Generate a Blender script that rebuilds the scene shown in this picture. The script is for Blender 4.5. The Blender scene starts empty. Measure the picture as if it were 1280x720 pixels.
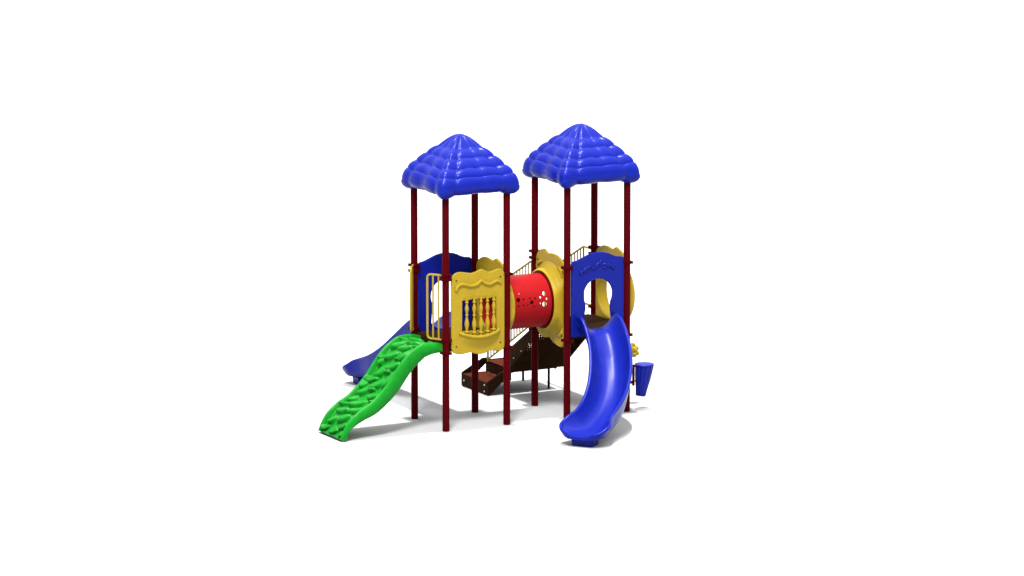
import bpy, bmesh, math, random
from mathutils import Vector, Matrix, noise
from mathutils.geometry import tessellate_polygon
random.seed(7)
sc = bpy.context.scene
COL = sc.collection
PI = math.pi
U = 1.245            # bay, post centre to post centre

# ---------------------------------------------------------------- camera
cam = bpy.data.cameras.new('camera'); camo = bpy.data.objects.new('camera', cam); COL.objects.link(camo)
AZ, EL, DIST = 0.48836, 0.18634, 109.094
dv = Vector((-math.sin(AZ)*math.cos(EL), -math.cos(AZ)*math.cos(EL), math.sin(EL)))
TGT = Vector((1.71278, 0.67759, 2.37303))
camo.location = TGT + dv*DIST
camo.rotation_euler = dv.to_track_quat('Z', 'Y').to_euler()
cam.sensor_width = 36; cam.lens = 210.08
cam.clip_start = 1; cam.clip_end = 5000
sc.camera = camo

# ---------------------------------------------------------------- world, lamps, exposure
w = bpy.data.worlds.new('World'); sc.world = w; w.use_nodes = True
bg = w.node_tree.nodes['Background']
bg.inputs[1].default_value = 1.0        # a soft glow from above, none from the horizon
nt = w.node_tree
_tc = nt.nodes.new('ShaderNodeTexCoord'); _sx = nt.nodes.new('ShaderNodeSeparateXYZ'); _mr = nt.nodes.new('ShaderNodeMapRange')
nt.links.new(_tc.outputs['Generated'], _sx.inputs[0]); nt.links.new(_sx.outputs['Z'], _mr.inputs['Value'])
_mr.inputs['From Min'].default_value = .25; _mr.inputs['From Max'].default_value = .85
_mr.inputs['To Min'].default_value = .52; _mr.inputs['To Max'].default_value = 1.4
nt.links.new(_mr.outputs['Result'], bg.inputs[0])
sc.view_settings.view_transform = 'Standard'; sc.view_settings.look = 'None'
sc.view_settings.exposure = 1.05; sc.view_settings.gamma = 1
# overhead lamp: the crisp pale shadow straight under everything
L = bpy.data.lights.new('overhead_lamp', 'SUN'); L.energy = 3.5; L.angle = math.radians(1.5)
lo = bpy.data.objects.new('overhead_lamp', L); COL.objects.link(lo)
lo.location = (1.8, .6, 40); lo.rotation_euler = (0, 0, 0)
# large lamp, high to the front left
K = bpy.data.lights.new('front_lamp', 'AREA'); K.shape = 'DISK'; K.size = 13; K.energy = 34000
ko = bpy.data.objects.new('front_lamp', K); COL.objects.link(ko)
kd = Vector((-math.sin(math.radians(36))*math.cos(math.radians(54)), -math.cos(math.radians(36))*math.cos(math.radians(54)), math.sin(math.radians(54))))
ko.location = Vector((1.8, .6, 2)) + kd*60
ko.rotation_euler = kd.to_track_quat('Z', 'Y').to_euler()

# ---------------------------------------------------------------- materials
def mat(name, col, rough=.35, spec=.5, var=.06, bump=.0, bscale=60):
    m = bpy.data.materials.new(name); m.use_nodes = True
    nt = m.node_tree; b = nt.nodes['Principled BSDF']
    tc = nt.nodes.new('ShaderNodeTexCoord')
    n = nt.nodes.new('ShaderNodeTexNoise'); n.inputs['Scale'].default_value = 9; n.inputs['Detail'].default_value = 5
    nt.links.new(tc.outputs['Object'], n.inputs['Vector'])
    r = nt.nodes.new('ShaderNodeValToRGB')
    r.color_ramp.elements[0].position = .3; r.color_ramp.elements[1].position = .7
    r.color_ramp.elements[0].color = [c*(1-var) for c in col]+[1]
    r.color_ramp.elements[1].color = [min(1, c*(1+var)) for c in col]+[1]
    nt.links.new(n.outputs['Fac'], r.inputs['Fac']); nt.links.new(r.outputs['Color'], b.inputs['Base Color'])
    b.inputs['Roughness'].default_value = rough
    b.inputs['Specular IOR Level'].default_value = spec
    if bump:
        n2 = nt.nodes.new('ShaderNodeTexNoise'); n2.inputs['Scale'].default_value = bscale; n2.inputs['Detail'].default_value = 4
        nt.links.new(tc.outputs['Object'], n2.inputs['Vector'])
        bp = nt.nodes.new('ShaderNodeBump'); bp.inputs['Strength'].default_value = bump; bp.inputs['Distance'].default_value = .01
        nt.links.new(n2.outputs['Fac'], bp.inputs['Height']); nt.links.new(bp.outputs['Normal'], b.inputs['Normal'])
    return m
M = {
 'ground': mat('white_floor', (.32, .32, .32), .9, .0, .004),
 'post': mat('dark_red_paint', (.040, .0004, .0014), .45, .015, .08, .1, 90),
 'blue': mat('blue_plastic', (.0024, .0066, .138), .32, .09, .05, .08, 70),
 'roof': mat('blue_roof_plastic', (.0018, .0062, .142), .30, .10, .05, .1, 60),
 'yellow': mat('yellow_plastic', (.235, .160, .010), .42, .08, .05, .1, 60),
 'rail': mat('yellow_powder_coat', (.22, .155, .016), .4, .10, .05),
 'green': mat('green_plastic', (.0020, .122, .0070), .34, .09, .1, .25, 45),
 'red': mat('red_plastic', (.175, .0038, .005), .42, .04, .04, .1, 60),
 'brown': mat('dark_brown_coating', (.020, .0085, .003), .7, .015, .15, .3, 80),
 'tread': mat('red_brown_tread', (.055, .012, .006), .8, .01, .12, .3, 80),
 'steel': mat('galvanised_bolt', (.45, .43, .40), .4, .5, .05),
}

# ---------------------------------------------------------------- helpers
def finish(bm, ang=35):
    bmesh.ops.remove_doubles(bm, verts=bm.verts, dist=1e-5)
    bmesh.ops.recalc_face_normals(bm, faces=bm.faces)
    t = math.radians(ang)
    for f in bm.faces: f.smooth = True
    for e in bm.edges:
        if len(e.link_faces) == 2:
            if e.calc_face_angle(0) > t: e.smooth = False
def obj(name, bm, m, parent=None, label=None, ang=35):
    finish(bm, ang)
    me = bpy.data.meshes.new(name); bm.to_mesh(me); bm.free()
    me.materials.append(M[m])
    o = bpy.data.objects.new(name, me); COL.objects.link(o)
    if parent is not None: o.parent = parent
    if label: o['label'] = label
    return o
def box(bm, x0, y0, z0, x1, y1, z1):
    v = [bm.verts.new((x, y, z)) for x in (x0, x1) for y in (y0, y1) for z in (z0, z1)]
    for f in ((0,1,3,2),(4,6,7,5),(0,4,5,1),(2,3,7,6),(0,2,6,4),(1,5,7,3)):
        bm.faces.new([v[i] for i in f])
def lathe(bm, prof, c, n=24, axis='z', closed=False):
    rings = []
    for r, h in prof:
        ring = []
        for k in range(n):
            a = 2*PI*k/n
            p = {'z': (c[0]+r*math.cos(a), c[1]+r*math.sin(a), c[2]+h),
                 'x': (c[0]+h, c[1]+r*math.cos(a), c[2]+r*math.sin(a)),
                 'y': (c[0]+r*math.cos(a), c[1]+h, c[2]+r*math.sin(a))}[axis]
            ring.append(bm.verts.new(p))
        rings.append(ring)
    m = len(rings)
    for i in range(m if closed else m-1):
        A, B = rings[i], rings[(i+1) % m]
        for k in range(n):
            bm.faces.new((A[k], A[(k+1) % n], B[(k+1) % n], B[k]))
    if not closed:
        bm.faces.new(rings[0]); bm.faces.new(rings[-1])
def tube(bm, pts, r, n=8, closed=False):
    pts = [Vector(p) for p in pts]; N = len(pts); rings = []; up = None
    for i, p in enumerate(pts):
        a = pts[i-1] if (i > 0 or closed) else p
        b = pts[(i+1) % N] if (i < N-1 or closed) else p
        t = (b-a).normalized()
        if up is None:
            up = Vector((0, 0, 1)) if abs(t.z) < .9 else Vector((1, 0, 0))
        s = t.cross(up)
        if s.length < 1e-4: s = t.orthogonal()
        s.normalize(); up = s.cross(t).normalized()
        rr = r[i] if isinstance(r, (list, tuple)) else r
        rings.append([bm.verts.new(p + s*math.cos(2*PI*k/n)*rr + up*math.sin(2*PI*k/n)*rr) for k in range(n)])
    for i in range(N if closed else N-1):
        A, B = rings[i], rings[(i+1) % N]
        off = 0
        if i == N-1:
            off = min(range(n), key=lambda o: (A[0].co-B[o].co).length)
        for k in range(n):
            bm.faces.new((A[k], A[(k+1) % n], B[(k+1+off) % n], B[(k+off) % n]))
    if not closed:
        bm.faces.new(rings[0]); bm.faces.new(rings[-1])
def smooth(pts, n=6, closed=False):
    pts = [Vector(p) for p in pts]; out = []; N = len(pts)
    for i in range(N if closed else N-1):
        if closed: p0, p1, p2, p3 = pts[i-1], pts[i], pts[(i+1) % N], pts[(i+2) % N]
        else:
            p0, p1, p2, p3 = pts[max(i-1, 0)], pts[i], pts[i+1], pts[min(i+2, N-1)]
        for k in range(n):
            t = k/n
            out.append(.5*((2*p1)+(p2-p0)*t+(2*p0-5*p1+4*p2-p3)*t*t+(3*p1-p0-3*p2+p3)*t**3))
    if not closed: out.append(pts[-1])
    return out
def arc(cx, cy, r, a0, a1, n):
    return [(cx+r*math.cos(math.radians(a0+(a1-a0)*i/n)), cy+r*math.sin(math.radians(a0+(a1-a0)*i/n))) for i in range(n+1)]
def plate(bm, plane, c0, c1, outer, holes=(), bead=True):
    """solid plate from an outline (u, z) in the plane x=const ('x') or y=const ('y'), with rounded rims"""
    P = (lambda a, b, c: (c, a, b)) if plane == 'x' else (lambda a, b, c: (a, c, b))
    if plane == 'z': P = lambda a, b, c: (a, b, c)
    loops = [[Vector((a, b, 0)) for a, b in l] for l in [outer]+list(holes)]
    tris = tessellate_polygon(loops)
    flat = [p for l in loops for p in l]
    A = [bm.verts.new(P(p.x, p.y, c0)) for p in flat]; B = [bm.verts.new(P(p.x, p.y, c1)) for p in flat]
    for t in tris:
        if len(set(t)) == 3:
            try: bm.faces.new([A[i] for i in t]); bm.faces.new([B[i] for i in reversed(t)])
            except ValueError: pass
    k = 0
    for l in loops:
        n = len(l)
        for i in range(n):
            j = (i+1) % n
            bm.faces.new((A[k+i], A[k+j], B[k+j], B[k+i]))
        k += n
    if bead:
        r = abs(c1-c0)*.5+.0015; m = (c0+c1)/2
        for l in loops: tube(bm, [P(p.x, p.y, m) for p in l], r, 10, True)
def hermite(tab, s):
    n = len(tab)
    if s <= tab[0][0]: return tab[0][1]
    if s >= tab[-1][0]: return tab[-1][1]
    def sl(i):
        if i == 0: return (tab[1][1]-tab[0][1])/(tab[1][0]-tab[0][0])
        if i == n-1: return (tab[-1][1]-tab[-2][1])/(tab[-1][0]-tab[-2][0])
        return (tab[i+1][1]-tab[i-1][1])/(tab[i+1][0]-tab[i-1][0])
    for i in range(n-1):
        if tab[i][0] <= s <= tab[i+1][0]:
            h = tab[i+1][0]-tab[i][0]; t = (s-tab[i][0])/h
            return ((2*t**3-3*t*t+1)*tab[i][1]+(t**3-2*t*t+t)*h*sl(i)+(-2*t**3+3*t*t)*tab[i+1][1]+(t**3-t*t)*h*sl(i+1))
def bolt(p, axis, parent, r=.016, m='steel', name='bolt'):
    bm = bmesh.new(); lathe(bm, [(r*.98, -.008), (r, .0), (r*.7, .009), (r*.25, .012)], p, 10, axis)
    return obj(name, bm, m, parent)

# ---------------------------------------------------------------- the setting
bm = bmesh.new()
v = [bm.verts.new(p) for p in ((-900, -900, 0), (900, -900, 0), (900, 900, 0), (-900, 900, 0))]
bm.faces.new(v)
g = obj('ground', bm, 'ground'); g['kind'] = 'structure'

# ---------------------------------------------------------------- the play structure
root = bpy.data.objects.new('play_structure', None); COL.objects.link(root)
root['label'] = 'two blue-roofed playground towers joined by a red tunnel, with slides, green climber and brown stairs'
root['category'] = 'play structure'

# posts with clamps -------------------------------------------------
posts = [(0, 0, [2.865, 2.79, 1.68, 1.44], 'front post of the left tower'), (U, 0, [2.79, 1.44], 'right post of the left tower'),
         (0, U, [2.855, 2.75, 1.68, 1.44], 'left post of the left tower'), (U, U, [2.79, 1.44], 'back post of the left tower'),
         (2*U, 0, [2.79, 1.44], 'front post of the right tower beside the blue slide'), (3*U, 0, [2.79, 1.44], 'rightmost post of the right tower, holding the blue drum'),
         (2*U, U, [2.90, 2.78, 1.62, 1.44], 'left post of the right tower behind the tunnel'), (3*U, U, [2.87, 2.75, 1.75, 1.44], 'back post of the right tower')]
def clamp(x, y, z, parent):
    bm = bmesh.new()
    lathe(bm, [(.060, -.036), (.068, -.034), (.074, -.024), (.074, -.010), (.084, -.006), (.084, .006), (.074, .010), (.074, .024), (.068, .034), (.060, .036)], (x, y, z), 24)
    for a in (45, 135, 225, 315):       # the bolted ears of the clamp
        c, s = math.cos(math.radians(a)), math.sin(math.radians(a))
        q = Vector((x+c*.086, y+s*.086, z)); t = Vector((-s, c, 0)); n = Vector((c, s, 0))
        vs = []
        for i in (-1, 1):
            for j in (-1, 1):
                for k in (-1, 1):
                    vs.append(bm.verts.new(q+n*.028*i+t*.012*j+Vector((0, 0, .026*k))))
        for f in ((0,1,3,2),(4,6,7,5),(0,4,5,1),(2,3,7,6),(0,2,6,4),(1,5,7,3)): bm.faces.new([vs[i] for i in f])
    return obj('clamp', bm, 'post', parent)
for x, y, cz, lb in posts:
    bm = bmesh.new()
    lathe(bm, [(.060, 0), (.0635, .004), (.0635, 4.44), (.058, 4.45)], (x, y, 0), 28)
    p = obj('post', bm, 'post', root, lb)
    for z in cz: clamp(x, y, z, p)

# roofs -------------------------------------------------------------
def roof(cx, cy, label):
    tiers = [0, .30, .445, .586, .70, .772]
    zt = [(0, 5.315), (.035, 5.31), (.08, 5.29), (.18, 5.21), (.30, 5.085), (.445, 4.945), (.586, 4.79), (.70, 4.65), (.772, 4.50)]
    rows = []
    for ti in range(5):
        n = 9
        for k in range(n):
            t = k/n
            rr = tiers[ti]+(tiers[ti+1]-tiers[ti])*t
            b = max(0, 1-(2*t-1)**2)**.7 if ti else math.sin(PI*t)*.4+t*.3*0
            rows.append((rr, hermite(zt, rr), b*(.024 if ti else .015)))
    for r_, z_ in ((.776, 4.485), (.784, 4.465), (.785, 4.445), (.779, 4.42), (.767, 4.395), (.750, 4.37), (.728, 4.35), (.70, 4.335), (.665, 4.325), (.62, 4.325), (.56, 4.345)): rows.append((r_, z_, 0))
    NJ = 160; bm = bmesh.new(); rings = []
    for i, (r_, z_, b) in enumerate(rows):
        if r_ < 1e-6: r_ = .004
        ring = []
        f = min(1, r_/.77)
        e = 4.2+1.6*f
        for j in range(NJ):
            a = 2*PI*(j+.5)/NJ
            c, s = math.cos(a), math.sin(a)
            k = (abs(c)**e+abs(s)**e)**(-1/e)
            x, y = c*k, s*k
            q = min(abs(x), abs(y))/max(abs(x), abs(y))
            # lobes: mid-face lobe and corner lobe, groove between
            g1 = .66
            if q < g1: lob = max(0, 1-((q-g1/2)/(g1/2))**2)**.65; lob = max(lob, .55*(1-q/(g1/2))+lob*.45) if q < g1/2 else lob
            else: lob = max(0, 1-((1-q)/(1-g1))**2)**.65*1.15
            am = .07*f**.8
            off = am*(lob-1)+b
            # push outward and up
            n_out, n_up = .70, .72
            m_ = min(1, max(0, (4.62-z_)/.2)); n_out += .3*m_; n_up *= 1-m_
            rx = r_*(1.045+(.09+.04*(1-f))*q*q)+off*n_out
            z = z_+off*n_up
            corner = max(0, (q-.45)/.55)
            z -= (.04*corner+.05*(lob-.6 if q > g1 else .3*lob-.15))*min(1, max(0, (4.68-z_)/.26))
            ring.append(bm.verts.new((cx+x*rx, cy+y*rx, z)))
        rings.append(ring)
    for i in range(len(rings)-1):
        A, B = rings[i], rings[i+1]
        for j in range(NJ): bm.faces.new((A[j], A[(j+1) % NJ], B[(j+1) % NJ], B[j]))
    bm.faces.new(rings[0]); bm.faces.new(rings[-1])
    return obj('roof', bm, 'roof', root, label, ang=60)
roof(U/2, U/2, 'blue bulging pyramid roof over the left tower')
roof(2.5*U, U/2, 'blue bulging pyramid roof over the right tower')

# decks -------------------------------------------------------------
def deck(x0, label):
    bm = bmesh.new()
    a, b = x0+.03, x0+U-.03
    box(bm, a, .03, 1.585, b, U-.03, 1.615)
    d = obj('deck', bm, 'brown', root, label)  # same coating as the treads; darker brown paints in the shade under the roof
    bm = bmesh.new()
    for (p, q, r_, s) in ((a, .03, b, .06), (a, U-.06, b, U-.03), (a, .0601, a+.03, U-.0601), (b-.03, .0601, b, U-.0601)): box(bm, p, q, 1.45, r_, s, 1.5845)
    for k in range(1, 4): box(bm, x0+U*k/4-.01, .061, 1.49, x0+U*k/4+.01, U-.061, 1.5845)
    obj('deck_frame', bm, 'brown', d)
deck(0, 'brown deck of the left tower'); deck(2*U, 'brown deck of the right tower')

# balustrade wall panel on the left tower ---------------------------
top = smooth([(.118, 2.76, 0), (.128, 2.82, 0), (.193, 2.875, 0), (.291, 2.885, 0), (.42, 2.862, 0), (.503, 2.85, 0), (.6, 2.868, 0), (.665, 2.895, 0), (.715, 2.905, 0), (.78, 2.875, 0), (.85, 2.845, 0), (.93, 2.85, 0), (1.0, 2.87, 0), (1.058, 2.885, 0), (1.11, 2.87, 0), (1.155, 2.82, 0), (1.16, 2.76, 0)], 4)
bot = smooth([(1.16, 1.52, 0), (1.15, 1.445, 0), (1.09, 1.412, 0), (1.0, 1.418, 0), (.909, 1.435, 0), (.84, 1.415, 0), (.77, 1.395, 0), (.68, 1.388, 0), (.58, 1.405, 0), (.5, 1.435, 0), (.42, 1.43, 0), (.337, 1.42, 0), (.23, 1.425, 0), (.145, 1.46, 0), (.118, 1.53, 0)], 4)
out = [(p.x, p.y) for p in top+bot]
hole = [(.30, 1.80), (.30, 2.385), (.34, 2.40), (.40, 2.385), (.46, 2.40), (.54, 2.41), (.60, 2.395), (.68, 2.41), (.75, 2.395), (.82, 2.41), (.9, 2.395), (.96, 2.41), (1.02, 2.395), (1.02, 1.80)]
bm = bmesh.new(); plate(bm, 'y', -.045, -.001, out, [hole])
# raised wavy bead
bd = smooth([(.185, -.05, 2.575), (.20, -.055, 2.63), (.25, -.055, 2.675), (.316, -.055, 2.688), (.40, -.055, 2.665), (.487, -.055, 2.643), (.56, -.055, 2.648), (.617, -.055, 2.665), (.665, -.055, 2.70), (.699, -.055, 2.722), (.74, -.055, 2.69), (.792, -.055, 2.661), (.85, -.055, 2.645), (.895, -.055, 2.645), (.95, -.055, 2.67), (1.009, -.055, 2.69), (1.06, -.055, 2.675), (1.09, -.05, 2.64)], 4)
tube(bm, bd, .03, 10)
# swelling of the panel under the sill: a shallow bowl shape
NB = 24; rows = []
for i in range(11):
    t = i/10
    row = []
    for k in range(NB+1):
        q = -1+2*k/NB
        wq = .395*(1-.12*t*t)
        x = .66+q*wq
        arcz = 1.79-.085*(1-q*q)
        z = arcz-(arcz-(1.425+.10*q*q))*t
        y = -.044-.085*math.sqrt(max(0, 1-q*q))*(.5+.5*math.cos(t*PI))
        row.append(bm.verts.new((x, y, z)))
    rows.append(row)
for i in range(10):
    for k in range(NB): bm.faces.new((rows[i][k], rows[i][k+1], rows[i+1][k+1], rows[i+1][k]))
wall = obj('balustrade_panel', bm, 'yellow', root, 'yellow wall panel with wavy edges and a window of turned balusters')
bm = bmesh.new()      # the rolled sill and its floor
sill = [(.66+q*.395, -.045-.09*math.sqrt(max(0, 1-q*q)), 1.79-.085*(1-q*q)) for q in [math.sin(PI/2*(-1+2*k/20)) for k in range(21)]]
tube(bm, sill, .03, 10)
fr = [bm.verts.new(p) for p in sill]; bk = [bm.verts.new((p[0], -.03, p[2]-.004)) for p in sill]
for k in range(20): bm.faces.new((fr[k], fr[k+1], bk[k+1], bk[k]))
obj('window_sill', bm, 'yellow', wall)
for x in (.385, .53, .665, .80, .935):
    q = (x-.66)/.43; y = -.03-.07*math.sqrt(max(0, 1-q*q)); zb = 1.79-.085*(1-q*q)
    bm = bmesh.new()
    H = 2.42-zb; s = H/.70
    pr = [(.034, 0), (.036, .01), (.036, .022), (.022, .035), (.028, .05), (.044, .065), (.044, .078), (.024, .09), (.022, .11), (.034, .16), (.042, .205), (.038, .25), (.025, .31), (.017, .355), (.022, .37), (.031, .385), (.022, .40), (.018, .415), (.028, .46), (.036, .50), (.033, .53), (.021, .575), (.017, .60), (.028, .61), (.033, .625), (.022, .64), (.022, .70)]
    lathe(bm, [(r_*1.0, h*s) for r_, h in pr], (x, y, zb+.005), 14)
    obj('baluster', bm, 'yellow', wall)
for x in (.19, 1.09):
    for z in (2.76, 1.55): bolt((x, -.048, z), 'y', wall, .014, 'brown')

# arch panels -------------------------------------------------------
def arch_panel(x0, y0, y1, label, face):
    o = [(.10, 1.50), (.10, 2.84), (.115, 2.872), (.19, 2.885), (.30, 2.925), (.40, 2.965), (.48, 2.99), (.56, 3.003), (.66, 3.006), (.76, 2.993), (.86, 2.965), (.94, 2.925), (1.03, 2.895), (1.135, 2.88), (1.15, 2.85), (1.15, 1.50)]
    o = [(p.x, p.y) for p in smooth([(a, b, 0) for a, b in o[1:-1]], 3)]
    o = [(.10, 1.50)]+o+[(1.15, 1.50)]
    c = arc(.635, 2.245, .322, -28, 208, 36)
    leg_r = [(.94, 1.50), (.93, 1.80), (.915, 1.92), (.907, 2.0)]
    leg_l = [(.352, 2.0), (.335, 1.92), (.325, 1.80), (.32, 1.50)]
    o = o+leg_r+c+leg_l
    o = [(x0+a, b) for a, b in o]
    bm = bmesh.new(); plate(bm, 'y', y0, y1, o)
    p = obj('arch_panel', bm, 'blue', root, label)
    yy = y0-.002 if face < 0 else y1+.002
    bm = bmesh.new()      # embossed sprays over the arch
    for cx, cz, ln, wd, an in ((.36, 2.735, .075, .030, 40), (.43, 2.775, .06, .022, 25), (.60, 2.80, .085, .022, 48), (.66, 2.84, .07, .02, 60), (.52, 2.735, .045, .018, -20), (.82, 2.785, .085, .030, -12), (.92, 2.735, .07, .026, -35), (.27, 2.68, .05, .02, 60), (.75, 2.74, .04, .018, 15)):
        a = math.radians(an); grid = []
        for i in range(7):
            rr = i/6
            ring = []
            for k in range(16):
                t = 2*PI*k/16
                lx, lz = 1.15*ln*rr*math.cos(t), 1.5*wd*rr*math.sin(t)
                ring.append(bm.verts.new((x0+cx+lx*math.cos(a)-lz*math.sin(a), yy+face*(.034*math.sqrt(1-rr*rr)), cz+lx*math.sin(a)+lz*math.cos(a))))
            grid.append(ring)
        for i in range(6):
            for k in range(16): bm.faces.new((grid[i][k], grid[i][(k+1) % 16], grid[i+1][(k+1) % 16], grid[i+1][k]))
    obj('embossing', bm, 'blue', p)
    return p
arch_panel(0, U-.02, U+.03, 'dark blue arched entry panel at the back of the left tower', 1)
arch_panel(2*U, -.03, .02, 'blue arched entry panel with embossed sprays above the curved slide', -1)

# tunnel panels -----------------------------------------------------
YC, ZC = U/2, 2.12
def tunnel_panel(x, sgn, flip, label):
    t = [(.105, 2.80), (.14, 2.885), (.20, 2.935), (.25, 2.955), (.31, 2.97), (.385, 2.99), (.45, 2.965), (.52, 2.935), (.60, 2.938), (.70, 2.952), (.80, 2.95), (.90, 2.938), (1.0, 2.90), (1.08, 2.855), (1.14, 2.78)]
    b = [(1.14, 1.42), (1.10, 1.335), (1.02, 1.30), (.92, 1.305), (.82, 1.325), (.73, 1.345), (.64, 1.39), (.58, 1.418), (.50, 1.40), (.40, 1.38), (.30, 1.385), (.20, 1.425), (.12, 1.49), (.105, 1.56)]
    o = [(p.x, p.y) for p in smooth([(a, c, 0) for a, c in t], 3)]+[(p.x, p.y) for p in smooth([(a, c, 0) for a, c in b], 3)]
    if flip: o = [(U-a, c) for a, c in o]
    h = arc(YC, ZC, .497, 0, 352, 44)
    bm = bmesh.new(); plate(bm, 'x', x-.022, x+.022, o, [h])
    # moulded flange that swells out to the tube's mouth, a closed ring
    prof = [(.515, 0), (.515, .19), (.522, .212), (.54, .22), (.56, .205), (.572, .17), (.58, .12), (.60, .07), (.64, .04), (.66, .0)]
    # keep the outer skirt inside the panel's width
    prof = [(min(r_, .525 if h_ < .10 else r_) if False else r_, sgn*h_) for r_, h_ in prof]
    n = 64; rings = []
    for r_, h_ in prof:
        ring = []
        for k in range(n):
            a = 2*PI*k/n
            ry = r_; yy = ry*math.cos(a)
            yy = max(-.535, min(.535, yy)); zz = r_*math.sin(a)*(1+.06*max(0, (r_-.55)/.1))
            ring.append(bm.verts.new((x+h_, YC+yy, ZC+zz)))
        rings.append(ring)
    for i in range(len(rings)-1):
        for k in range(n): bm.faces.new((rings[i][k], rings[i][(k+1) % n], rings[i+1][(k+1) % n], rings[i+1][k]))
    # raised crescents in the spandrels
    for sy in (-1, 1):
        for sz in (-1, 1):
            a0 = 28 if sz > 0 else 35
            pts = []; rad = []
            for k in range(13):
                t_ = k/12; a = math.radians(a0+(62-a0)*t_+6)
                rr = .70+.035*math.sin(PI*t_)
                pts.append((x+sgn*.024, YC+sy*min(.47, rr*math.cos(a)), ZC+sz*rr*math.sin(a)))
                rad.append(.006+.030*math.sin(PI*t_))
            tube(bm, pts, rad, 8)
    p = obj('tunnel_panel', bm, 'yellow', root, label)
    for yb in (.16, U-.16):
        for zb in (2.78, 1.50): bolt((x+sgn*.024, yb, zb), 'x', p, .014, 'brown')
    return p
tunnel_panel(U, 1, False, 'yellow wavy panel on the left tower at the near end of the red tunnel')
tunnel_panel(2*U, -1, True, 'yellow wavy panel on the right tower framing the far end of the red tunnel')
tunnel_panel(3*U, 1, False, 'yellow wavy panel with round opening on the right side of the right tower')

# tunnel with cut holes --------------------------------------------
def make_tunnel():
    x0, x1 = U+.03, 2*U-.03; R = .49; n = 96
    def shell():
        bm = bmesh.new()
        pr = [(R, 0), (R, .2*(x1-x0)), (R, .4*(x1-x0)), (R, .6*(x1-x0)), (R, .8*(x1-x0)), (R, x1-x0), (R-.012, x1-x0), (R-.012, 0)]
        lathe(bm, pr, (x0, YC, ZC), n, 'x', closed=True)
        bmesh.ops.recalc_face_normals(bm, faces=bm.faces)
        return bm
    bm = shell(); me = bpy.data.meshes.new('tunnel'); bm.to_mesh(me); bm.free()
    holes = [(1.562, 15.4, .041), (1.67, 16, .018), (1.66, 2.9, .018), (1.561, 2.3, .018), (1.467, 23, .018), (1.61, 29, .016),
             (1.835, 7.8, .038), (1.802, 16.8, .018), (1.907, 15, .018), (1.751, 3.7, .016), (1.88, -2, .018),
             (2.113, 24.1, .041), (2.097, 1.5, .045), (2.018, 16.7, .02), (2.135, 12.5, .024), (2.005, 3.5, .018)]
    cb = bmesh.new()
    for X, ph, r in holes:
        for back in (0, 1):
            a = math.radians(ph if not back else 180-ph)
            dr = Vector((0, -math.cos(a), math.sin(a)))
            c = Vector((X, YC, ZC))+dr*R
            s = Vector((1, 0, 0)); t = dr.cross(s)
            A = [cb.verts.new(c-dr*.04+s*r*math.cos(2*PI*k/16)+t*r*math.sin(2*PI*k/16)) for k in range(16)]
            B = [cb.verts.new(c+dr*.04+s*r*math.cos(2*PI*k/16)+t*r*math.sin(2*PI*k/16)) for k in range(16)]
            for k in range(16): cb.faces.new((A[k], A[(k+1) % 16], B[(k+1) % 16], B[k]))
            cb.faces.new(A); cb.faces.new(B)
    bmesh.ops.recalc_face_normals(cb, faces=cb.faces)
    cm = bpy.data.meshes.new('cutter'); cb.to_mesh(cm); cb.free()
    co = bpy.data.objects.new('cutter', cm); COL.objects.link(co)
    o = bpy.data.objects.new('tunnel', me); COL.objects.link(o)
    md = o.modifiers.new('holes', 'BOOLEAN'); md.operation = 'DIFFERENCE'; md.object = co; md.solver = 'EXACT'
    bpy.context.view_layer.update()
    ev = o.evaluated_get(bpy.context.evaluated_depsgraph_get())
    nm = bpy.data.meshes.new_from_object(ev)
    bpy.data.objects.remove(o); bpy.data.objects.remove(co)
    bm = bmesh.new(); bm.from_mesh(nm); bpy.data.meshes.remove(nm)
    t = obj('tunnel', bm, 'red', root, 'red crawl tunnel with flower-pattern holes joining the two towers', ang=40)
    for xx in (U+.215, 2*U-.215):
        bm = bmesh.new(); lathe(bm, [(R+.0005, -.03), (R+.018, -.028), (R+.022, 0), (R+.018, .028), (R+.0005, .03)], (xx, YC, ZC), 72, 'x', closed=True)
        obj('rim_shade', bm, 'post', t)  # dark red ring added as painted shade inside the flange mouth
    return t
make_tunnel()

# flared grab rails beside the climber -------------------------------
def grab(y0, sy, label):
    dx, dy = -.565, .825*sy
    P = lambda s, z: (dx*s-.02, y0+dy*s, z)
    zt, zb, Ln = 2.865, 1.685, .355
    pts = [P(.06, zt), P(Ln-.07, zt), P(Ln-.03, zt-.012), P(Ln-.008, zt-.035), P(Ln, zt-.075), P(Ln, zb+.075), P(Ln-.008, zb+.035), P(Ln-.03, zb+.012), P(Ln-.07, zb), P(.06, zb)]
    bm = bmesh.new(); tube(bm, pts, .021, 10)
    g_ = obj('grab_rail', bm, 'rail', root, label)
    for s in (.125, .24):
        bm = bmesh.new(); tube(bm, [P(s, zb), P(s, zt)], .017, 8); obj('baluster', bm, 'rail', g_)
grab(0, 1, 'yellow barred grab rail on the front post beside the green climber')
grab(U, -1, 'yellow barred grab rail on the left post beside the green climber')

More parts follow.
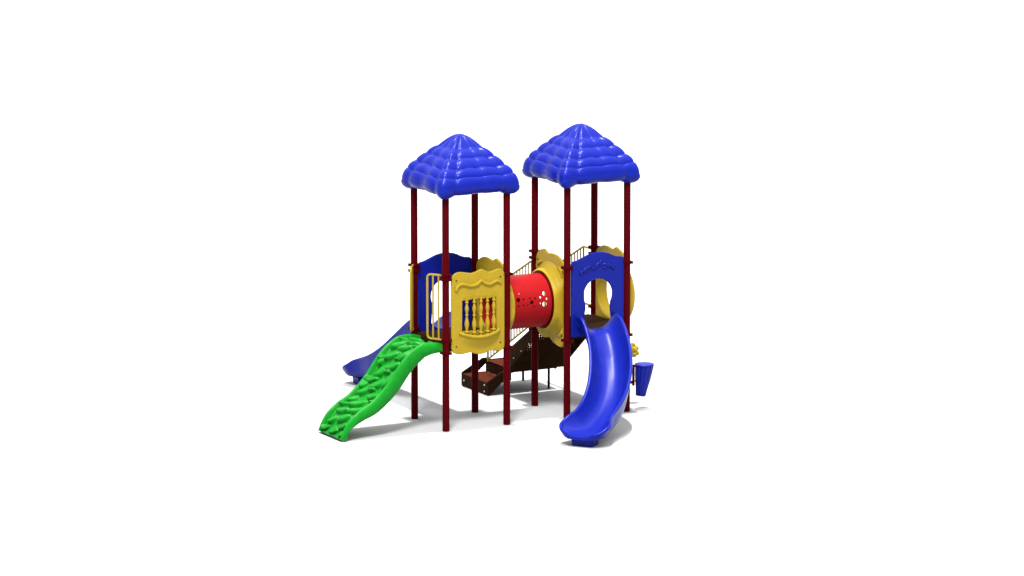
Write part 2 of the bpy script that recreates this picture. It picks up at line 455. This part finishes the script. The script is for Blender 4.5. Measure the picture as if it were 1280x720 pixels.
# slides --------------------------------------------------------------
RIM = [(0, 1.845), (.15, 1.87), (.38, 1.81), (.75, 1.64), (1.2, 1.36), (1.85, .95), (2.35, .70), (2.7, .575), (2.92, .49), (3.06, .40), (3.2, .345), (3.30, .30), (3.37, .265), (3.42, .24)]
BED = [(0, 1.622), (.2, 1.60), (.5, 1.45), (.9, 1.18), (1.3, .91), (1.85, .60), (2.35, .385), (2.8, .265), (3.1, .225), (3.33, .205), (3.42, .20)]
WID = [(0, .335), (.12, .31), (.3, .30), (1, .295), (2.4, .295), (2.72, .300), (2.92, .345), (3.08, .392), (3.26, .365), (3.36, .30), (3.42, .20)]
def slide(path, label, Lreal=3.42, drop=0, wide=0, N=90, Ltot=3.42):
    bm = bmesh.new(); rings = []
    for i in range(N+1):
        s = Ltot*i/N
        (px, py), (hx, hy) = path(s*Lreal/Ltot)
        lx, ly = -hy, hx             # left of the heading
        zb = hermite(BED, s); dd = drop*min(1, max(0, (s-.3)/.5))*min(1, max(0, (3.2-s)/.5))
        zb -= dd; zr = max(hermite(RIM, s)-dd, zb+.02); wd = hermite(WID, s)+wide; H = zr-zb
        prof = []
        for k in range(25):
            q = -1+2*k/24
            prof.append((q*wd, zb+H*abs(q)**3.0))
        rr = .033 if s < 3.2 else .033-.013*(s-3.2)/.22
        for k in range(1, 8):        # rolled rim, right
            a = PI-PI*k/7*1.15
            prof.append((wd+rr+rr*math.cos(a), zr+rr*math.sin(a)))
        low = zb-.055
        prof += [(wd+rr*1.2, zr-.05*min(1, H/.1)), (wd+rr*.6, zb+H*.35), (wd*.97, low+.04), (wd*.86, low+.008), (wd*.6, low), (0, low), (-wd*.6, low), (-wd*.86, low+.008), (-wd*.97, low+.04), (-wd-rr*.6, zb+H*.35), (-wd-rr*1.2, zr-.05*min(1, H/.1))]
        for k in range(7, 0, -1):
            a = PI-PI*k/7*1.15
            prof.append((-(wd+rr+rr*math.cos(a)), zr+rr*math.sin(a)))
        rings.append([bm.verts.new((px+lx*a, py+ly*a, b)) for a, b in prof])
    n = len(rings[0])
    for i in range(N):
        for k in range(n): bm.faces.new((rings[i][k], rings[i][(k+1) % n], rings[i+1][(k+1) % n], rings[i+1][k]))
    bm.faces.new(rings[0]); bm.faces.new(rings[-1])
    sl = obj('slide', bm, 'blue', root, label, ang=50)
    (px, py), (hx, hy) = path(3.12*Lreal/Ltot); lx, ly = -hy, hx
    bm = bmesh.new(); vs = []
    for z, e in ((.0, 0), (.16, .02)):
        for a, b in ((-1, -1), (1, -1), (1, 1), (-1, 1)):
            vs.append(bm.verts.new((px+lx*a*(.20+e)+hx*b*(.13+e*.5), py+ly*a*(.20+e)+hy*b*(.13+e*.5), z)))
    for f in ((0,1,2,3),(4,5,6,7),(0,1,5,4),(1,2,6,5),(2,3,7,6),(3,0,4,7)): bm.faces.new([vs[i] for i in f])
    bmesh.ops.bevel(bm, geom=bm.edges[:], offset=.015, segments=2, affect='EDGES')
    obj('support_foot', bm, 'blue', sl)
    return sl
def path_curved(s):
    x, y = 3.054, -.02
    L0, R, th = .02, 2.301, .933
    if s <= L0: return (x, y-s), (0, -1)
    y -= L0
    a = min((s-L0)/R, th)
    px, py = x-R*(1-math.cos(a)), y-R*math.sin(a); h = (-math.sin(a), -math.cos(a))
    r_ = max(0, s-L0-R*th)
    return (px+h[0]*r_, py+h[1]*r_), h
def path_straight(s): return (.635, U+.02+s), (0, 1)
slide(path_curved, 'blue curved slide from the right tower bending toward the front left', 3.03, .065, .035)
slide(path_straight, 'blue straight slide at the back of the left tower, its foot showing behind the green climber', 3.56)

# green leafy climber --------------------------------------------------
def climber():
    TOP = [(0, 1.565), (.12, 1.60), (.30, 1.61), (.50, 1.565), (.77, 1.36), (1.1, .935), (1.40, .65), (1.68, .485), (1.86, .335), (1.97, .17), (2.03, .03)]
    THK = [(0, .18), (.2, .25), (.6, .34), (1.2, .31), (1.6, .25), (1.9, .14), (2.03, .02)]
    leaves = []
    rnd = random.Random(11)
    # (distance down the climber, place across it, length, width, angle) of each moulded leaf
    spec = [(.20, .17, .30, .15, 70), (.28, -.16, .34, .15, 25), (.52, .24, .32, .15, 20), (.56, -.02, .30, .16, 60), (.68, -.26, .32, .12, 5), (.80, .12, .32, .17, 45),
            (.96, .29, .24, .11, 0), (1.00, -.12, .34, .16, 65), (1.16, .12, .32, .16, 30), (1.26, -.27, .36, .12, 5), (1.36, .24, .28, .14, 75), (1.42, -.02, .34, .17, 50),
            (1.60, .18, .36, .15, 35), (1.66, -.18, .30, .15, 80), (1.84, .27, .22, .12, 20), (1.90, .02, .36, .17, 60), (2.04, -.24, .28, .13, 30), (2.16, .17, .30, .15, 75),
            (2.30, -.07, .30, .16, 50), (2.42, .23, .20, .11, 30), (2.46, -.22, .20, .12, 60), (2.60, .02, .26, .14, 80), (2.62, -.28, .18, .10, 20), (2.60, .29, .18, .10, 60), (.12, -.28, .18, .09, 50), (.40, .05, .22, .11, 110), (.44, -.30, .20, .10, 70), (.90, .30, .18, .10, 60), (1.12, -.06, .20, .10, 100), (1.50, .32, .20, .10, 10), (1.54, .02, .20, .10, 90), (2.02, .30, .18, .09, 50), (2.10, -.08, .18, .10, 20), (.36, .30, .18, .10, 50), (.84, -.10, .14, .08, 100), (1.76, -.31, .14, .07, 10)]
    N, Mx = 300, 120
    # arc length table
    xs = [2.03*i/600 for i in range(601)]; zs = [hermite(TOP, x) for x in xs]; sl = [0]
    for i in range(600): sl.append(sl[-1]+math.hypot(xs[i+1]-xs[i], zs[i+1]-zs[i]))
    tot = sl[-1]
    def at(s):
        lo, hi = 0, 600
        while hi-lo > 1:
            m = (lo+hi)//2
            if sl[m] <= s: lo = m
            else: hi = m
        f = (s-sl[lo])/(sl[hi]-sl[lo]); return xs[lo]+(xs[hi]-xs[lo])*f
    def height(s, t):
        e = .50-abs(t)
        h = .0
        if e < .11: h = .10*math.sin(PI*min(1, e/.11))**.7       # rolled side rails
        edge = min(1, max(0, (e-.05)/.05))*min(1, max(0, (tot-s)/.05))
        base = 0
        for ls, lt, ln, wd, an in leaves_:
            a = math.radians(an); ds, dt = s-ls, t/1.09-lt
            u_ = (ds*math.cos(a)+dt*math.sin(a))/(ln*.66); v_ = (-ds*math.sin(a)+dt*math.cos(a))/(wd*.68)
            if abs(u_) < 1:
                wv = (1-abs(u_)**2.3)
                r_ = abs(v_)/max(wv, .01)
                if r_ < 1:
                    up = (ds*.93-dt*.36)/(.5*max(wd, ln*abs(.93*math.cos(a)-.36*math.sin(a))))          # -1 at the leaf's high edge, 1 at its low edge
                    lift = .5+.5*max(-1, min(1, up))
                    prof_ = (1-r_*r_)**.38*(1-abs(u_)**6)
                    vein = 1-.22*math.exp(-(v_/.09)**2)
                    base = max(base, (.036+.072*lift)*prof_*vein)
        bump = .010*noise.noise(Vector((s*9, t*9, 1.3)))
        return h*1.0+(base+bump)*edge
    global leaves_
    leaves_ = spec
    bm = bmesh.new(); rows = []
    for i in range(N+1):
        s = tot*i/N; x = at(s); e = .03
        z = hermite(TOP, x); dz = (hermite(TOP, min(2.03, x+e))-hermite(TOP, max(0, x-e)))/((min(2.03, x+e))-(max(0, x-e)))
        n = Vector((dz, 0, 1)).normalized()     # x runs outward toward -X
        row = []
        for j in range(Mx+1):
            t = -.50+1.0*j/Mx
            h = height(s, t)-.06
            p = Vector((x, 0, z))+Vector((-dz, 0, 1)).normalized()*h
            row.append(bm.verts.new((-.045-p.x, .505+t, max(p.z, .004))))
        th = hermite(THK, x)
        nn = Vector((-dz, 0, 1)).normalized()
        q = Vector((x, 0, z))-nn*th*.68
        under = []
        for t in (.505, .47, .33, 0, -.33, -.47, -.505):
            d_ = q if abs(t) < .49 else q+nn*.03
            under.append(bm.verts.new((-.045-max(0, d_.x if s > .1 else x), .505+t, max(d_.z, .0005))))
        rows.append(row+under)
    n = len(rows[0])
    for i in range(N):
        for k in range(n): bm.faces.new((rows[i][k], rows[i][(k+1) % n], rows[i+1][(k+1) % n], rows[i+1][k]))
    bm.faces.new(rows[0]); bm.faces.new(rows[-1])
    obj('climber', bm, 'green', root, 'green wavy climber covered in moulded leaves leaning on the left tower', ang=75)
climber()

# stairs at the back of the right tower ----------------------------------
st = bpy.data.objects.new('stairs', None); COL.objects.link(st); st.parent = root
st['label'] = 'dark brown metal stairs rising from the transfer steps behind the towers'
def perforated(bm, x0, x1, a0, a1, fn, nx, na, th, patch=()):
    """plate with small square holes; fn(a) -> (y, z) point along the second axis, th: thickness vector"""
    def V(i, j, o):
        x = x0+(x1-x0)*i/nx; y, z = fn(a0+(a1-a0)*j/na)
        return Vector((x, y, z))+th*o
    va = [[bm.verts.new(V(i, j, 0)) for j in range(na+1)] for i in range(nx+1)]
    vb = [[bm.verts.new(V(i, j, 1)) for j in range(na+1)] for i in range(nx+1)]
    hole = lambda i, j: i in patch and 0 < j < na-1 and i % 2 == 0 and j % 2 == 1
    for i in range(nx):
        for j in range(na):
            if hole(i, j):
                for (p, q) in (((i, j), (i+1, j)), ((i+1, j), (i+1, j+1)), ((i+1, j+1), (i, j+1)), ((i, j+1), (i, j))):
                    bm.faces.new((va[p[0]][p[1]], va[q[0]][q[1]], vb[q[0]][q[1]], vb[p[0]][p[1]]))
            else:
                bm.faces.new((va[i][j], va[i+1][j], va[i+1][j+1], va[i][j+1]))
                bm.faces.new((vb[i][j+1], vb[i+1][j+1], vb[i+1][j], vb[i][j]))
    for j in range(na):
        for i in (0, nx): bm.faces.new((va[i][j], va[i][j+1], vb[i][j+1], vb[i][j]))
    for i in range(nx):
        for j in (0, na): bm.faces.new((va[i][j], va[i+1][j], vb[i+1][j], vb[i][j]))
XL, XR = 2*U+.02, 3*U-.02
YA, ZA = U+.09, 1.62            # head of the flight
run, rise, nr = .315, (1.62-.46)/6, 6
# stringers
YE = 2.40                        # foot of the flight, edge of the landing
run, rise, nr = .235, (1.62-.46)/5, 5
for xs_ in (XL, XR-.03):
    bm = bmesh.new()
    plate(bm, 'x', xs_, xs_+.03, [(YA-.03, 1.265), (YA-.03, 1.49), (2.30, .885), (YE-.001, .80), (YE-.001, .43), (2.36, .455)], bead=False)
    s_ = obj('stringer', bm, 'brown', st)
for k in range(1, nr+1):
    y = YA+run*(k-1); z = ZA-rise*k
    if k < nr:
        bm = bmesh.new(); box(bm, XL+.031, y, z-.02, XR-.031, y+run+.02, z)
        obj('tread', bm, 'tread', st)
    bm = bmesh.new()
    perforated(bm, XL+.031, XR-.031, 0, 1, lambda a, y=y, z=z: (y-.006, z-.018+rise*.99*a), 54, 11, Vector((0, .012, 0)), range(4, 15) if k in (2, 3) else ())
    obj('riser', bm, 'brown', st)
# landing
LX0, LX1, LY0, LY1 = 2.62, 3.58, YE, 3.42
bm = bmesh.new(); box(bm, LX0, LY0+.02, .435, LX1-.02, LY1-.02, .46); obj('landing', bm, 'tread', st)
bm = bmesh.new()
box(bm, LX0-.06, LY0, .40, LX1, LY0+.02, .52); box(bm, LX0, LY1-.02, .38, LX1, LY1, .475); box(bm, LX1-.02, LY0+.02, .38, LX1, LY1-.02, .475)
obj('landing_frame', bm, 'brown', st)
for x, y in ((3.46, LY0+.10), (3.38, LY1-.05), (2.72, LY1-.05)):
    bm = bmesh.new(); lathe(bm, [(.023, 0), (.023, .42)], (x, y, 0), 12); obj('leg', bm, 'brown', st)
# transfer step
SX = 2.12; SY0 = YE+.01; SY1 = 3.44
bm = bmesh.new()
for y0 in (SY0, SY1):
    plate(bm, 'y', y0, y0+.03, [(SX, .015), (SX, .265), (2.56, .50), (2.70, .50), (2.70, .40), (2.62, .39), (2.24, .075), (2.16, .0)], bead=False)
box(bm, SX, SY0+.03, .015, SX+.02, SY1, .245)
obj('step_side', bm, 'brown', st)
bm = bmesh.new(); box(bm, SX+.021, SY0+.031, .222, LX0-.001, SY1-.001, .245); obj('tread', bm, 'tread', st)
bm = bmesh.new(); perforated(bm, SY0+.031, SY1-.001, 0, 1, lambda a: (0, .2451+.205*a), 41, 9, Vector((0, .015, 0)), range(8, 16))
for v_ in bm.verts:
    x, y, z = v_.co; v_.co = (LX0+y, x, z)
obj('riser', bm, 'brown', st)
for y, z in ((SY0+.12, .07), (SY0+.12, .19), (2.95, .13), (3.35, .13)): bolt((SX-.006, y, z), 'x', st, .016)
for x in (2.78, 3.05, 3.32): bolt((x, LY0-.006, .445), 'y', st, .018)
for y in (1.50, 1.80, 2.10): bolt((XL-.006, y, 1.22-(y-1.33)*.62), 'x', st, .012)

# handrails -----------------------------------------------------------
def handrail(x, h0, l0, y0, label):
    hr = lambda y: h0-.50*(y-y0)
    lr = lambda y: l0-.56*(y-y0)
    bm = bmesh.new()
    ye = 3.10
    top_ = [(x, U+.05, h0), (x, y0-.03, h0)]+[(x, y, hr(y)) for y in (y0+.05, 1.9, 2.5, ye-.06)]+[(x, ye-.02, hr(ye)), (x, ye, hr(ye)-.05), (x, ye, .50)]
    tube(bm, top_, .02, 8)
    h = obj('handrail', bm, 'rail', root, label)
    bm = bmesh.new()
    tube(bm, [(x, y0, hr(y0)), (x, y0, l0+.08), (x, y0+.01, l0+.04), (x, y0+.05, lr(y0+.05))]+[(x, y, lr(y)) for y in (1.9, 2.3, 2.8, ye)], .018, 8)
    tube(bm, [(x, U+.05, l0+.11), (x, y0, l0+.10)], .018, 8)
    obj('lower_rail', bm, 'rail', h)
    k = 1
    while y0+.115*k < ye-.03:
        y = y0+.115*k; k += 1
        bm = bmesh.new(); tube(bm, [(x, y, lr(y)), (x, y, hr(y))], .0125, 6); obj('baluster', bm, 'rail', h)
handrail(2*U, 2.70, 1.51, 1.37, 'barred handrail on the left side of the brown stairs, rising behind the red tunnel')
handrail(3*U-.03, 2.83, 1.66, 1.60, 'barred handrail on the right side of the brown stairs')

# blue drum on the right post ----------------------------------------
dx_, dy_ = 4.125, .03
dr = bpy.data.objects.new('play_drum', None); COL.objects.link(dr); dr.parent = root
dr['label'] = 'small dark blue ribbed tapered drum hung on the rightmost post'
bm = bmesh.new(); n = 48; rings = []
for r_, z in ((.082, .25), (.088, .262), (.10, .36), (.142, .60), (.166, .80), (.167, .825)):
    rings.append([bm.verts.new((dx_+(r_+(.006 if (k//2) % 2 else -.004))*math.cos(2*PI*k/n), dy_+(r_+(.006 if (k//2) % 2 else -.004))*math.sin(2*PI*k/n), z)) for k in range(n)])
for i in range(len(rings)-1):
    for k in range(n): bm.faces.new((rings[i][k], rings[i][(k+1) % n], rings[i+1][(k+1) % n], rings[i+1][k]))
bm.faces.new(rings[0]); bm.faces.new(rings[-1])
bmesh.ops.rotate(bm, verts=bm.verts, cent=(dx_, dy_, .8), matrix=Matrix.Rotation(math.radians(8), 3, 'Y'))
obj('drum_body', bm, 'blue', dr, ang=20)
bm = bmesh.new(); lathe(bm, [(.170, -.022), (.180, -.016), (.181, .004), (.172, .016), (.150, .020), (.07, .026), (.01, .028)], (dx_, dy_, .835), 40); obj('drum_head', bm, 'blue', dr)
bm = bmesh.new()
tube(bm, [(3*U+.145, .0, .47), (3*U+.145, .0, .86)], .024, 12)
for z in (.82, .55): tube(bm, [(3*U+.02, 0, z), (dx_-.10, dy_-.01, z)], .014, 8)
obj('bracket', bm, 'post', dr)
for z in (.82, .55): clamp(3*U, 0, z, dr)

# flower-step climber at the right side -------------------------------
fc = bpy.data.objects.new('flower_climber', None); COL.objects.link(fc); fc.parent = root
fc['label'] = 'yellow flower-shaped step of a stem climber on the right side of the right tower'
bm = bmesh.new(); tube(bm, smooth([(3.76, .60, 1.50), (3.86, .60, 1.46), (3.90, .63, 1.30), (3.90, .70, 1.0), (3.89, .78, .6), (3.88, .84, .0)], 6), .022, 10); obj('stem', bm, 'rail', fc)
def flower(cx, cy, cz, s=1):
    bm = bmesh.new()
    def ball(x, y, z, r, sq=1):
        lathe(bm, [(max(.003, r*math.cos(math.radians(a))), r*sq*math.sin(math.radians(a))) for a in range(-85, 86, 17)], (x, y, z), 12)
    for k in range(6):
        a = 2*PI*k/6+.3
        ball(cx+.072*s*math.cos(a), cy+.05*math.sin(a), cz+.085*s*math.sin(a), .052*s, 1.0)
    ball(cx, cy-.01, cz, .075*s)
    for k in range(6):
        a = 2*PI*k/6+.8
        ball(cx+.045*s*math.cos(a), cy-.04, cz+.05*s*math.sin(a), .018*s)
    tube(bm, [(3.90, .66, cz), (cx-.05, cy, cz)], .018, 8)
    obj('flower_step', bm, 'yellow', fc)
flower(4.215, .60, 1.0, .95)

# ---------------------------------------------------------------- render
sc.render.engine = 'CYCLES'
sc.cycles.max_bounces = 8
sc.cycles.diffuse_bounces = 4
